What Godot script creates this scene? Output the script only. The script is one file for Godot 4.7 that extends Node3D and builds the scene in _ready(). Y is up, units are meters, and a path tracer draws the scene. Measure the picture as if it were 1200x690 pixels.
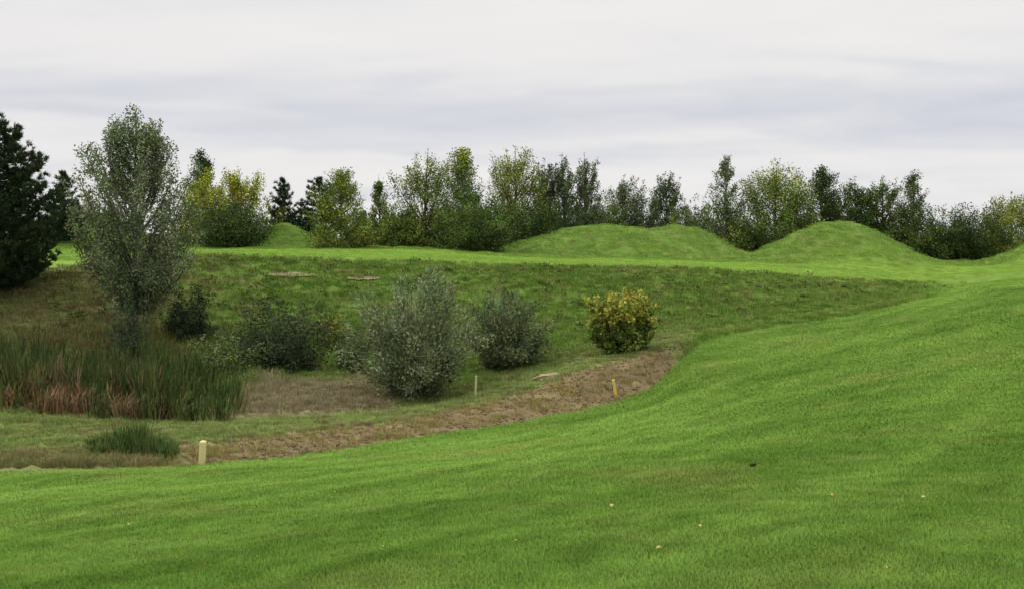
extends Node3D
# A golf course under a bright overcast sky: mown fairway, bare soil bank, pond hollow with reeds and willows, grass mounds, trees.
# Metres, y up, camera looks along -z from (0, EYE, 0).

const EYE := 6.0
const FOCAL := 1152.0      # focal length and horizon of the photograph in its own pixels
const HORIZON := 280.0

var rng := RandomNumberGenerator.new()
var noise_a := FastNoiseLite.new()
var noise_b := FastNoiseLite.new()
var noise_c := FastNoiseLite.new()
var taken := {}

# ---------------------------------------------------------------- terrain tables
# feature lines of the ground, near to far; each knot is [bearing px, sight px, distance]
var lines := [
	[[-900, 1150, 2.5], [600, 1063, 2.5], [2100, 990, 2.5]],
	[[-300, 745, 6], [0, 721, 6], [600, 673, 6], [1200, 635, 6], [1500, 618, 6]],
	[[-300, 640, 12], [0, 610, 12], [600, 560, 12], [1200, 505, 12], [1500, 480, 12]],
	[[-300, 605, 15], [0, 580, 16], [236, 562, 17], [450, 543, 18.5], [600, 530, 20], [800, 478, 24], [1000, 425, 27], [1200, 385, 30], [1500, 365, 32]],
	[[-300, 570, 19], [0, 557, 20], [236, 543, 22], [450, 521, 26], [600, 498, 29], [700, 475, 31], [765, 455, 34], [795, 428, 37], [825, 400, 42], [900, 384, 48], [1000, 368, 53], [1080, 352, 58], [1200, 326, 68], [1500, 310, 70]],
	[[-300, 535, 23], [0, 530, 24], [236, 517, 26], [450, 495, 30], [600, 461, 33.5], [700, 428, 36], [765, 412, 38], [800, 402, 40], [830, 394, 43.5], [900, 378, 50], [1000, 363, 55], [1080, 349, 60], [1200, 324.5, 69.5], [1500, 309, 72]],
	[[-300, 490, 28], [0, 488, 29], [236, 487, 31], [450, 477, 34], [550, 462, 36], [650, 432, 39], [700, 413, 40.5], [800, 392, 44], [900, 371, 52], [1000, 358, 57], [1080, 346, 62], [1200, 323, 71], [1500, 308, 74]],
	[[-300, 425, 39], [0, 430, 40], [236, 435, 42], [450, 430, 44], [600, 405, 46], [700, 380, 48], [800, 368, 51], [900, 358, 56], [1000, 350, 60], [1080, 342, 64], [1200, 321, 72.5], [1500, 306, 76]],
	[[-300, 315, 52], [0, 318, 54], [120, 306, 57], [236, 298, 60], [450, 304, 62], [600, 308.5, 62], [700, 310.5, 63], [800, 314, 64], [900, 319, 66], [1000, 325, 67.5], [1080, 330, 69], [1200, 319, 74.5], [1500, 304, 78]],
	[[-300, 290, 64], [0, 292, 66], [120, 294, 70], [236, 292.5, 75], [450, 292, 76], [600, 301, 73], [700, 303, 74], [800, 306, 75], [900, 308, 76], [1000, 311, 77], [1080, 313, 78], [1200, 311, 83], [1500, 300, 86]],
	[[-300, 286, 100], [0, 286, 100], [236, 289, 100], [450, 289, 100], [600, 293, 100], [800, 297, 100], [1000, 300, 100], [1130, 302, 100], [1500, 298, 100]],
	[[-900, 290, 160], [2100, 290, 160]],
	[[-900, 283.5, 600], [2100, 283.5, 600]],
	[[-900, 280.6, 4500], [2100, 280.6, 4500]],
]
# mounds: [bearing px, distance, radius across, radius along, height]
var mounds := [
	[712, 85.0, 13.5, 7.5, 2.7], [803, 85.0, 7.0, 7.0, 2.55], [985, 82.0, 9.8, 7.0, 3.45], [1262, 85.0, 9.5, 7.0, 2.9],
	[335, 88.0, 4.6, 5.0, 2.2], [95, 80.0, 9.0, 9.0, 3.0], [-60, 84.0, 9.0, 8.0, 2.0],
]
const P0 := -360.0
const STEP := 6.0
const NC := 321            # fine columns, bearings -360 .. 1560
const NR := 430
const D0 := 2.5
const D1 := 130.0
var ground_pos := PackedVector3Array()
var ground_v := PackedFloat32Array()
var log_step := log(D1 / D0) / (NR - 1)

func hermite(x0: float, y0: float, m0: float, x1: float, y1: float, m1: float, x: float) -> float:
	var h := x1 - x0
	var t := clampf((x - x0) / h, 0.0, 1.0)
	var t2 := t * t
	var t3 := t2 * t
	return (2 * t3 - 3 * t2 + 1) * y0 + (t3 - 2 * t2 + t) * h * m0 + (3 * t2 - 2 * t3) * y1 + (t3 - t2) * h * m1

func slopes(xs: PackedFloat32Array, ys: PackedFloat32Array) -> PackedFloat32Array:
	var n := xs.size()
	var m := PackedFloat32Array()
	m.resize(n)
	for i in n:
		if i == 0:
			m[i] = (ys[1] - ys[0]) / (xs[1] - xs[0])
		elif i == n - 1:
			m[i] = (ys[i] - ys[i - 1]) / (xs[i] - xs[i - 1])
		else:
			var a := (ys[i] - ys[i - 1]) / (xs[i] - xs[i - 1])
			var b := (ys[i + 1] - ys[i]) / (xs[i + 1] - xs[i])
			if a * b <= 0.0:
				m[i] = 0.0
			else:
				var wa := 2.0 * (xs[i + 1] - xs[i]) + (xs[i] - xs[i - 1])
				var wb := (xs[i + 1] - xs[i]) + 2.0 * (xs[i] - xs[i - 1])
				m[i] = (wa + wb) / (wa / a + wb / b)
	return m

var tables := []           # per line: xs, heights, height slopes, distances, distance slopes
func make_tables() -> void:
	for l in lines:
		var xs := PackedFloat32Array()
		var ys := PackedFloat32Array()
		var ds := PackedFloat32Array()
		for k in l:
			xs.append(k[0])
			ys.append(EYE - (k[1] - HORIZON) / FOCAL * k[2])
			ds.append(k[2])
		tables.append([xs, ys, slopes(xs, ys), ds, slopes(xs, ds)])

func knots(px: float) -> Array:
	var ds := PackedFloat32Array()
	var ys := PackedFloat32Array()
	for t in tables:
		var xs: PackedFloat32Array = t[0]
		var p := clampf(px, xs[0], xs[xs.size() - 1])
		var i := 0
		while i < xs.size() - 2 and p > xs[i + 1]:
			i += 1
		ys.append(hermite(xs[i], t[1][i], t[2][i], xs[i + 1], t[1][i + 1], t[2][i + 1], p))
		ds.append(hermite(xs[i], t[3][i], t[4][i], xs[i + 1], t[3][i + 1], t[4][i + 1], p))
	return [ds, ys, slopes(ds, ys)]

func mound_height(x: float, d: float) -> float:
	var s := 0.0
	for m in mounds:
		var cx: float = (m[0] - 600.0) / FOCAL * m[1]
		var r := sqrt(pow((x - cx) / m[2], 2) + pow((d - m[1]) / m[3], 2))
		if r < 1.0:
			s += pow(m[4] * (0.5 + 0.5 * cos(PI * pow(r, 0.93))), 3)
	return pow(s, 1.0 / 3.0)

func zone_rough(px: float, v: float) -> float:   # 1 where the ground is rough, 0 where it is mown
	var r := smoothstep(4.0, 4.15, v) * (1.0 - smoothstep(7.85, 8.0, v))
	r *= 1.0 - smoothstep(1040.0, 1110.0, px + noise_b.get_noise_2d(px * 0.1, v * 30.0) * 40.0)
	return r

func relief(x: float, z: float, px: float, v: float) -> float:
	var r := zone_rough(px, v)
	var n := noise_a.get_noise_2d(x * 6.0, z * 6.0) * 0.05 + noise_a.get_noise_2d(x * 1.6 + 50, z * 1.6) * 0.10 + noise_c.get_noise_2d((x * 0.6 - z * 0.8) * 1.6, (x * 0.8 + z * 0.6) * 7.0) * 0.05 * smoothstep(5.0, 12.0, -z)
	if r > 0.0:
		n += r * (noise_b.get_noise_2d(x * 30.0, z * 30.0) * 0.14 + noise_a.get_noise_2d(x * 90.0, z * 90.0) * 0.06)
	var m := smoothstep(8.9, 9.2, v) * (1.0 - smoothstep(9.9, 10.0, v))
	if m > 0.0:
		n += m * (noise_b.get_noise_2d(x * 7.0, z * 7.0) * 0.28 + noise_a.get_noise_2d(x * 22.0, z * 22.0) * 0.12)
	return n

func bake() -> void:
	ground_pos.resize(NC * NR)
	ground_v.resize(NC * NR)
	for c in NC:
		var px := P0 + c * STEP
		var k := knots(px)
		var i := 0
		for r in NR:
			var d := D0 * exp(r * log_step)
			while i < k[0].size() - 2 and d > k[0][i + 1]:
				i += 1
			var y := hermite(k[0][i], k[1][i], k[2][i], k[0][i + 1], k[1][i + 1], k[2][i + 1], d)
			var v: float = i + clampf((d - k[0][i]) / (k[0][i + 1] - k[0][i]), 0.0, 1.0)
			var x := (px - 600.0) / FOCAL * d
			y += mound_height(x, d) + relief(x, -d, px, v)
			ground_pos[r * NC + c] = Vector3(x, y, -d)
			ground_v[r * NC + c] = v

func at(px: float, d: float) -> Vector3:          # a point on the ground along a bearing, at a distance
	var fc := clampf((px - P0) / STEP, 0.0, NC - 1.001)
	var fr := clampf(log(d / D0) / log_step, 0.0, NR - 1.001)
	var c := int(fc)
	var r := int(fr)
	fc -= c
	fr -= r
	var a := ground_pos[r * NC + c].lerp(ground_pos[r * NC + c + 1], fc)
	var b := ground_pos[(r + 1) * NC + c].lerp(ground_pos[(r + 1) * NC + c + 1], fc)
	return a.lerp(b, fr)

func v_at(px: float, d: float) -> float:
	var c := int(clampf((px - P0) / STEP + 0.5, 0.0, NC - 1))
	var r := int(clampf(log(d / D0) / log_step + 0.5, 0.0, NR - 1))
	return ground_v[r * NC + c]

func far_height(px: float, d: float) -> float:
	var k := knots(px)
	var i := 0
	while i < k[0].size() - 2 and d > k[0][i + 1]:
		i += 1
	return hermite(k[0][i], k[1][i], k[2][i], k[0][i + 1], k[1][i + 1], k[2][i + 1], d) + mound_height((px - 600.0) / FOCAL * d, d)

func mixc(a: Color, b: Color, t: float) -> Color:
	return a.lerp(b, clampf(t, 0.0, 1.0))

# base colour (linear) of the ground cover; differs by kind of turf, soil and dryness only
func cover(px: float, v: float, x: float, z: float) -> Color:
	var n1 := noise_a.get_noise_2d(x * 2.2, z * 5.0)
	var n2 := noise_b.get_noise_2d(x * 9.0, z * 16.0)
	var n3 := noise_c.get_noise_2d(x * 40.0, z * 40.0)
	var mown := Color(0.134, 0.242, 0.042)
	mown = mixc(mown, Color(0.176, 0.288, 0.056), n1 * 1.3)
	mown = mixc(mown, Color(0.092, 0.178, 0.028), -n1 * 1.3)
	mown = mixc(mown, Color(0.175, 0.242, 0.058), n2 * 1.3 - 0.1)
	mown = mixc(mown, Color(0.205, 0.215, 0.065), noise_b.get_noise_2d(x * 3.0 - 70, z * 3.0) * 1.6 - 0.45)
	var streak := noise_c.get_noise_2d((x * 0.6 - z * 0.8) * 1.3 + 200.0, (x * 0.8 + z * 0.6) * 13.0)
	mown = mixc(mown, Color(0.188, 0.305, 0.062), streak * 1.0)
	mown = mixc(mown, Color(0.092, 0.176, 0.028), -streak * 1.1)
	var c := mown
	if v > 3.7:
		var rough := mixc(Color(0.150, 0.252, 0.048), Color(0.200, 0.230, 0.070), n2 * 1.5 + n1 - 0.05)
		rough = mixc(rough, Color(0.105, 0.160, 0.036), n3 * 1.2)
		if px < 330.0:
			rough = mixc(rough, Color(0.185, 0.160, 0.075), (1.0 - smoothstep(120.0, 330.0, px)) * 0.75 + n2 * 0.5)
		var soil := mixc(Color(0.240, 0.178, 0.106), Color(0.165, 0.128, 0.074), 0.45 + n3 * 1.3)
		soil = mixc(soil, Color(0.300, 0.255, 0.130), n2 * 1.2)
		var basin := mixc(Color(0.200, 0.270, 0.080), Color(0.215, 0.215, 0.090), n2 * 1.5 + 0.15)
		var dry := mixc(Color(0.320, 0.272, 0.180), Color(0.215, 0.210, 0.100), 0.35 + n3 * 1.3)
		var e := n2 * 0.25 + n3 * 0.18
		var soilness := smoothstep(150.0, 260.0, px + n2 * 60.0) * (1.0 - smoothstep(780.0, 812.0, px + n2 * 30.0))
		var lip := smoothstep(3.99, 4.03, v + e * 0.12)
		var soil_end := 1.0 - smoothstep(4.88, 5.02, v + e * 0.55)
		var weeds := mixc(Color(0.175, 0.225, 0.072), Color(0.225, 0.190, 0.100), 0.15 + n2 * 1.8)
		var band := mixc(weeds if px < 500.0 else rough, soil, soilness)
		var hollow := mixc(basin, rough, smoothstep(6.0, 6.6, v + e))
		var dryness := smoothstep(255.0, 300.0, px + n2 * 40.0) * (1.0 - smoothstep(440.0, 475.0, px + n2 * 40.0)) * smoothstep(5.75, 6.0, v + e) * (1.0 - smoothstep(6.5, 6.75, v + e))
		hollow = mixc(hollow, dry, dryness)
		var past := mixc(hollow, band, soil_end)
		if px > 812.0:
			past = rough
		var upper := mixc(Color(0.225, 0.365, 0.062), mown, 0.12 + n1 * 0.5)
		var back := mixc(Color(0.160, 0.272, 0.052), Color(0.205, 0.255, 0.074), n2 * 1.4 + n3)
		c = mixc(mown, past, lip)
		if px > 1000.0:
			c = mixc(c, mixc(mown, upper, 0.35), 1.0 - zone_rough(px, clampf(v, 4.3, 7.7)))
		c = mixc(c, upper, smoothstep(7.93, 8.03, v + e * 0.15))
		c = mixc(c, back, smoothstep(8.95, 9.1, v + e * 0.3))
	return c.lerp(c * (1.0 + n3 * 0.5), 0.6)

# ---------------------------------------------------------------- nodes
func numbered(called: String) -> String:
	if not taken.has(called):
		taken[called] = 0
		return called
	taken[called] += 1
	return "%s_%03d" % [called, taken[called]]

func tag(o: Node, label: String, category: String, group := "", kind := "") -> void:
	o.set_meta("label", label)
	o.set_meta("category", category)
	if group:
		o.set_meta("group", group)
	if kind:
		o.set_meta("kind", kind)

func mesh_node(called: String, mesh: Mesh, mat: Material, parent: Node) -> MeshInstance3D:
	var o := MeshInstance3D.new()
	o.name = called
	o.mesh = mesh
	o.material_override = mat
	parent.add_child(o, true)
	return o

class Faces:
	var pos := PackedVector3Array()
	var nor := PackedVector3Array()
	var col := PackedColorArray()
	var idx := PackedInt32Array()
	func tri(a: Vector3, b: Vector3, c: Vector3, color: Color) -> void:
		var n := (c - a).cross(b - a).normalized()
		var k := pos.size()
		pos.append(a); pos.append(b); pos.append(c)
		nor.append(n); nor.append(n); nor.append(n)
		col.append(color); col.append(color); col.append(color)
		idx.append(k); idx.append(k + 1); idx.append(k + 2)
	func leaf(p: Vector3, along: Vector3, side: Vector3, color: Color) -> void:   # a folded lozenge
		var n := along.cross(side).normalized()
		var k := pos.size()
		var mid := p + along * 0.45
		var lift := n * side.length() * 0.25
		pos.append(p); pos.append(mid + side + lift); pos.append(p + along); pos.append(mid - side + lift)
		nor.append(n); nor.append(n); nor.append(n); nor.append(n)
		col.append(color); col.append(color); col.append(color); col.append(color)
		idx.append(k); idx.append(k + 1); idx.append(k + 2); idx.append(k); idx.append(k + 2); idx.append(k + 3)
	func tube(points: Array, radii: Array, sides: int, color: Color) -> void:
		var first := pos.size()
		for i in points.size():
			var p: Vector3 = points[i]
			var along: Vector3 = (points[mini(i + 1, points.size() - 1)] - points[maxi(i - 1, 0)]).normalized()
			var a := along.cross(Vector3(0.31, 0.2, 0.93)).normalized()
			var b := along.cross(a)
			for s in sides:
				var w := TAU * s / sides
				var n := a * cos(w) + b * sin(w)
				pos.append(p + n * radii[i])
				nor.append(n)
				col.append(color)
		for i in points.size() - 1:
			for s in sides:
				var q := first + i * sides + s
				var q2 := first + i * sides + (s + 1) % sides
				idx.append(q); idx.append(q + sides); idx.append(q2)
				idx.append(q2); idx.append(q + sides); idx.append(q2 + sides)
	func mesh() -> ArrayMesh:
		var a := []
		a.resize(Mesh.ARRAY_MAX)
		a[Mesh.ARRAY_VERTEX] = pos
		a[Mesh.ARRAY_NORMAL] = nor
		a[Mesh.ARRAY_COLOR] = col
		a[Mesh.ARRAY_INDEX] = idx
		var m := ArrayMesh.new()
		m.add_surface_from_arrays(Mesh.PRIMITIVE_TRIANGLES, a)
		return m

# ---------------------------------------------------------------- materials
var leaf_mat: StandardMaterial3D
var needle_mat: StandardMaterial3D
var bark_mat: StandardMaterial3D
var grass_mat: StandardMaterial3D
var ground_mat: StandardMaterial3D
var soil_mat: StandardMaterial3D

func grain(frequency: float, low: float, high: float, octaves := 5) -> NoiseTexture2D:
	var n := FastNoiseLite.new()
	n.noise_type = FastNoiseLite.TYPE_SIMPLEX_SMOOTH
	n.frequency = frequency
	n.fractal_octaves = octaves
	n.seed = int(frequency * 7919.0)
	var t := NoiseTexture2D.new()
	t.width = 1024
	t.height = 1024
	t.seamless = true
	t.noise = n
	var g := Gradient.new()
	g.set_color(0, Color(low, low, low))
	g.set_color(1, Color(high, high, high))
	t.color_ramp = g
	return t

func make_materials() -> void:
	leaf_mat = StandardMaterial3D.new()
	leaf_mat.vertex_color_use_as_albedo = true
	leaf_mat.roughness = 0.8
	leaf_mat.metallic_specular = 0.08
	leaf_mat.backlight = Color(0.42, 0.46, 0.20)
	leaf_mat.cull_mode = BaseMaterial3D.CULL_DISABLED
	needle_mat = leaf_mat.duplicate()
	needle_mat.backlight = Color(0.08, 0.10, 0.05)
	grass_mat = leaf_mat.duplicate()
	grass_mat.roughness = 0.85
	grass_mat.metallic_specular = 0.05
	bark_mat = StandardMaterial3D.new()
	bark_mat.vertex_color_use_as_albedo = true
	bark_mat.roughness = 0.95
	bark_mat.albedo_texture = grain(0.04, 0.55, 1.0)
	bark_mat.uv1_triplanar = true
	bark_mat.uv1_scale = Vector3(1.6, 0.5, 1.6)
	ground_mat = StandardMaterial3D.new()
	ground_mat.vertex_color_use_as_albedo = true
	ground_mat.roughness = 0.95
	ground_mat.metallic_specular = 0.1
	ground_mat.albedo_texture = grain(0.05, 0.80, 1.0, 6)
	ground_mat.uv1_triplanar = true
	ground_mat.uv1_world_triplanar = true
	ground_mat.uv1_scale = Vector3(0.37, 0.37, 0.37)
	soil_mat = StandardMaterial3D.new()
	soil_mat.vertex_color_use_as_albedo = true
	soil_mat.roughness = 1.0
	soil_mat.metallic_specular = 0.1
	soil_mat.albedo_texture = grain(0.09, 0.6, 1.0, 4)
	soil_mat.uv1_triplanar = true
	soil_mat.uv1_scale = Vector3(2.3, 2.3, 2.3)

# ---------------------------------------------------------------- sky
func make_sky() -> PanoramaSkyMaterial:
	var w := 2048
	var h := 1024
	var n := FastNoiseLite.new()
	n.noise_type = FastNoiseLite.TYPE_SIMPLEX_SMOOTH
	n.seed = 11
	n.frequency = 1.0
	n.fractal_octaves = 5
	n.fractal_gain = 0.5
	var data := PackedFloat32Array()
	data.resize(w * h * 3)
	var warm := Vector3(0.870, 0.850, 0.835)
	var veil := Vector3(0.790, 0.785, 0.800)
	var blue := Vector3(0.590, 0.622, 0.700)
	for r in h:
		var up := (0.5 - (r + 0.5) / h) * PI
		var k := r * w * 3
		if up < -0.01:
			for i in w * 3:
				data[k + i] = 0.12
			continue
		var cu := cos(up)
		var su := sin(up)
		var fade := 1.0 / (su + 0.10)
		for i in w:
			var az := (float(i) + 0.5) / w * TAU          # 0 looks along -z
			var sx := sin(az) * cu
			var sz := -cos(az) * cu
			var x := sx * fade
			var z := sz * fade
			var big := n.get_noise_3d(x * 0.28 + 3.1, z * 0.50, 4.0)
			var fine := n.get_noise_3d(x * 0.8 + big * 1.5, z * 1.5 + big, su * 9.0 + 9.0)
			# sheets of thin cloud: paler high up and low down, a bluer break between
			var gap := exp(-pow((up - 0.118 + 0.02 * big) / 0.052, 2.0))
			var t := 0.16 + big * 0.30 + fine * 0.34 + gap * (0.46 + 0.34 * sin(az + 0.2))
			var top := smoothstep(0.16, 0.5, up)
			t = clampf(t - 0.10 * top + 0.10 * smoothstep(0.08, 0.0, up) * (0.5 + 0.5 * sin(az + 0.2)), 0.0, 1.0)
			var c := warm.lerp(veil, clampf(t * 1.8, 0.0, 1.0)).lerp(blue, clampf(t * 1.5 - 0.5, 0.0, 1.0))
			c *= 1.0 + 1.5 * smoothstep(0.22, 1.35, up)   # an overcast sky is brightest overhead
			data[k] = c.x
			data[k + 1] = c.y
			data[k + 2] = c.z
			k += 3
	var im := Image.create_from_data(w, h, false, Image.FORMAT_RGBF, data.to_byte_array())
	var m := PanoramaSkyMaterial.new()
	m.panorama = ImageTexture.create_from_image(im)
	return m

# ---------------------------------------------------------------- scatter
func random_dir() -> Vector3:
	var z := rng.randf_range(-1.0, 1.0)
	var a := rng.randf() * TAU
	var s := sqrt(1.0 - z * z)
	return Vector3(cos(a) * s, z, sin(a) * s)

func ball() -> Vector3:
	return random_dir() * pow(rng.randf(), 0.45)

func put(buffer: PackedFloat32Array, p: Vector3, turn: float, wide: float, tall: float, lean: Vector2, c: Color) -> void:
	var cs := cos(turn) * wide
	var sn := sin(turn) * wide
	buffer.append_array(PackedFloat32Array([cs, lean.x * tall, sn, p.x, 0.0, tall, 0.0, p.y, -sn, lean.y * tall, cs, p.z, c.r, c.g, c.b, 1.0]))

func scatter(called: String, mesh: Mesh, mat: Material, buffer: PackedFloat32Array, label: String, category: String) -> void:
	var mm := MultiMesh.new()
	mm.transform_format = MultiMesh.TRANSFORM_3D
	mm.use_colors = true
	mm.mesh = mesh
	mm.instance_count = buffer.size() / 16
	mm.buffer = buffer
	var o := MultiMeshInstance3D.new()
	o.name = numbered(called)
	o.multimesh = mm
	o.material_override = mat
	add_child(o)
	tag(o, label, category, "", "stuff")

func tuft(blades: int, spread: float, tall: float, wide: float, bend: float, tip: float) -> ArrayMesh:
	var f := Faces.new()
	for i in blades:
		var a := rng.randf() * TAU
		var p := Vector3(cos(a), 0, sin(a)) * spread * sqrt(rng.randf())
		p.y = -0.02 * tall
		var h := tall * rng.randf_range(0.55, 1.0)
		var out := Vector3(cos(a + rng.randf_range(-1, 1)), 0, sin(a + rng.randf_range(-1, 1))) * h * bend * rng.randf_range(0.3, 1.0)
		var g := rng.randf_range(0.72, 1.22)
		var c := Color(g * rng.randf_range(0.92, 1.08), g, g * 0.95)
		var s := Vector3(cos(a + 1.57), 0, sin(a + 1.57)).rotated(Vector3.UP, rng.randf_range(-1, 1)) * wide * 0.5
		var m := p + Vector3(0, h * 0.6, 0) + out * 0.35
		var e := p + Vector3(0, h * (1.0 - tip * bend), 0) + out
		f.tri(p - s, p + s, m + s * 0.8, c)
		f.tri(p - s, m + s * 0.8, m - s * 0.8, c)
		f.tri(m - s * 0.8, m + s * 0.8, e, c)
	return f.mesh()

func turf(blades: int, spread: float, tall: float, wide: float) -> ArrayMesh:
	var f := Faces.new()
	for i in blades:
		var a := rng.randf() * TAU
		var p := Vector3(cos(a), 0, sin(a)) * spread * sqrt(rng.randf())
		p.y = -0.1 * tall
		var h := tall * rng.randf_range(0.5, 1.0)
		var b := rng.randf() * TAU
		var out := Vector3(cos(b), 0, sin(b)) * h * rng.randf_range(0.4, 1.7)
		var s := Vector3(cos(b + 1.57), 0, sin(b + 1.57)) * wide * 0.5
		var g := rng.randf_range(0.86, 1.14)
		f.tri(p - s, p + s, p + Vector3(0, h, 0) + out, Color(g, g, g * 0.95))
	return f.mesh()

func jitter(c: Color, by: float) -> Color:
	var g := 1.0 + rng.randf_range(-by, by)
	return Color(c.r * g * (1.0 + rng.randf_range(-by, by) * 0.5), c.g * g, c.b * g)

# ---------------------------------------------------------------- plants
func pick(pal: Array) -> Color:
	var c: Color = pal[rng.randi() % pal.size()]
	return c.lerp(pal[rng.randi() % pal.size()], rng.randf())

# a woody plant: stems and limbs with clumps of leaves; s is its description
func woody(s: Dictionary) -> Node3D:
	rng.seed = s.seed
	var d: float = s.d
	var base := at(s.px, d)
	if d > D1:
		base = Vector3((s.px - 600.0) / FOCAL * d, far_height(s.px, d), -d)
	var tall: float = EYE - (s.top - HORIZON) / FOCAL * d - base.y
	var reach: float = s.w * 0.5 * d / FOCAL
	var root := Node3D.new()
	root.name = numbered(s.name)
	add_child(root)
	root.position = base - Vector3(0, 0.06, 0)
	tag(root, s.label, s.category, s.get("group", ""))
	var wood := Faces.new()
	var crown := Faces.new()
	var low: float = s.get("low", 0.12)
	var limbs: int = s.get("limbs", 26)
	var leaves: int = s.get("leaves", 8000)
	var size: float = s.get("leaf", 0.13) * 1.45
	var slim: float = s.get("slim", 0.55)
	var clump: float = s.get("clump", 0.16) * 1.08 * maxf(reach, tall * 0.22)
	var rise: float = s.get("rise", 0.8)
	var shape: String = s.get("shape", "oval")
	var bush: bool = s.get("bush", false)
	var bark: Color = s.get("bark", Color(0.10, 0.085, 0.065))
	var pal: Array = s.pal
	var accent: Array = s.get("accent", [])
	var accent_from: float = s.get("accent_from", 0.6)
	var accent_share: float = s.get("accent_share", 0.6)
	var sway := Vector3(rng.randf_range(-1, 1), 0, rng.randf_range(-1, 1)) * tall * 0.02
	var spots := []
	if not bush:
		var pts := []
		var rad := []
		var r0: float = s.get("girth", 0.018) * tall
		for i in 9:
			var t := i / 8.0
			pts.append(Vector3(0, tall * 0.97 * t, 0) + sway * sin(t * 4.0))
			rad.append(r0 * (1.0 - t * 0.93) * (1.35 if i == 0 else 1.0))
		wood.tube(pts, rad, 7, bark)
		for i in 8:
			spots.append([Vector3(0, tall * lerpf(low + 0.35 * (1 - low), 0.97, i / 7.0), 0) + sway * sin(i / 7.0 * 4.0), 0.6 - 0.035 * i, Vector3.UP])
		if shape != "cone":
			for i in 5:           # side leaders give the crown several ragged peaks
				var a := i * 2.1 + rng.randf_range(-0.6, 0.6)
				var far := reach * rng.randf_range(0.3, 0.75)
				var peak := tall * rng.randf_range(0.78, 1.0) * (1.0 - 0.10 * far / reach)
				var foot := Vector3(0, tall * (low + 0.15), 0)
				var tip := Vector3(cos(a) * far, peak, sin(a) * far)
				wood.tube([foot, foot.lerp(tip, 0.5) + Vector3(cos(a), 0, sin(a)) * far * 0.2, tip], [tall * 0.006, tall * 0.004, 0.008], 4, bark)
				for k in 6:
					spots.append([foot.lerp(tip, lerpf(0.6, 0.99, k / 5.0)) + ball() * clump * 0.3, 0.75 - 0.08 * k, Vector3(cos(a) * 0.3, 1, sin(a) * 0.3).normalized()])
	for i in limbs:
		var t := clampf((i + rng.randf_range(0.1, 0.9)) / limbs, 0.02, 1.0)
		var wide := 1.0
		match shape:
			"cone": wide = pow(1.0 - t, 0.6) * minf(1.0, t * 7.0 + 0.45)
			"column": wide = pow(sin(PI * clampf(0.26 + 0.68 * t, 0.0, 1.0)), 0.75)
			"round": wide = sqrt(maxf(0.02, 1.0 - pow(2.0 * t - 1.0, 2.0)))
			"dome": wide = sqrt(maxf(0.02, 1.0 - t * t))
			"poplar": wide = pow(sin(PI * clampf(0.12 + 0.82 * t, 0.0, 1.0)), 0.85)
			"box": wide = 1.0 - 0.45 * smoothstep(0.82, 1.0, t) - 0.12 * smoothstep(0.25, 0.0, t)
			_: wide = pow(sin(PI * clampf(0.24 + 0.70 * t, 0.0, 1.0)), 0.7)
		var az := i * 2.39996 + rng.randf_range(-0.5, 0.5)
		var lobe := noise_c.get_noise_3d(cos(az) * 22.0 + s.seed * 31.0, t * 55.0, sin(az) * 22.0)
		var out: float = reach * wide * rng.randf_range(0.66, 1.06) * (1.0 + lobe * s.get("lobes", 0.75))
		var end_h := tall * (low + (1.0 - low) * t * (0.96 if bush or shape == "cone" else 0.90)) * rng.randf_range(0.91, 1.04)
		end_h = minf(end_h, tall * 0.99)
		var end := Vector3(cos(az) * out, end_h, sin(az) * out)
		var start := Vector3(cos(az) * reach * 0.08, 0.0, sin(az) * reach * 0.08) if bush else Vector3(0, maxf(tall * low * 0.6, end_h - out * rise - tall * 0.05), 0)
		var mid := start.lerp(end, 0.55) + Vector3(cos(az), -0.4, sin(az)) * out * 0.12
		if bush:
			mid = start.lerp(end, 0.5) + Vector3(0, end_h * 0.12, 0) + ball() * 0.05 * reach
		var thick: float = (s.get("girth", 0.018) * tall) * 0.33
		wood.tube([start, mid, end], [thick, thick * 0.6, thick * 0.15], 4, bark)
		var along := (end - mid).normalized()
		for q in [0.42, 0.62, 0.8, 0.93, 1.03]:
			var f: float = q + rng.randf_range(-0.07, 0.05)
			if bush and rng.randf() < 0.25:
				f *= 0.6
			var p: Vector3 = start.lerp(mid, f / 0.55) if f < 0.55 else mid.lerp(end, (f - 0.55) / 0.45)
			p += ball() * clump * 0.75
			p.y = clampf(p.y, 0.02 * tall, tall)
			spots.append([p, rng.randf_range(0.55, 1.1) * (0.75 if f > 0.95 else 1.0), along])
	var total := 0.0
	for sp in spots:
		total += sp[1] * sp[1]
	for sp in spots:
		var p: Vector3 = sp[0]
		var r: float = clump * sp[1]
		var along: Vector3 = sp[2]
		var count := int(leaves * sp[1] * sp[1] / total)
		var tone := pick(pal)
		if accent and p.y / tall > accent_from + rng.randf_range(-0.12, 0.12) and rng.randf() < accent_share:
			tone = pick(accent)
		tone = jitter(tone, 0.28)
		for k in count:
			var b := ball()
			var o: Vector3 = p + b * r + along * (b.dot(along) * r * s.get("stretch", 0.5))
			if o.y < 0.03 or o.y > tall * 1.02:
				continue
			var dir: Vector3 = (random_dir() + along * s.get("comb", 0.3) + b * 0.5 + Vector3(0, s.get("droop", -0.15), 0)).normalized()
			var side: Vector3 = dir.cross(random_dir() + Vector3(0, 0.6, 0)).normalized()
			var l := size * rng.randf_range(0.6, 1.2)
			crown.leaf(o, dir * l, side * l * slim * 0.5, jitter(tone, 0.2))
		if rng.randf() < 0.5:
			var q := p + along * r * 0.8
			wood.tube([p - along * r, q], [0.012 + 0.001 * tall, 0.004], 3, bark)
	mesh_node(s.get("wood_name", "stems" if bush else "trunk"), wood.mesh(), bark_mat, root)
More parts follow.
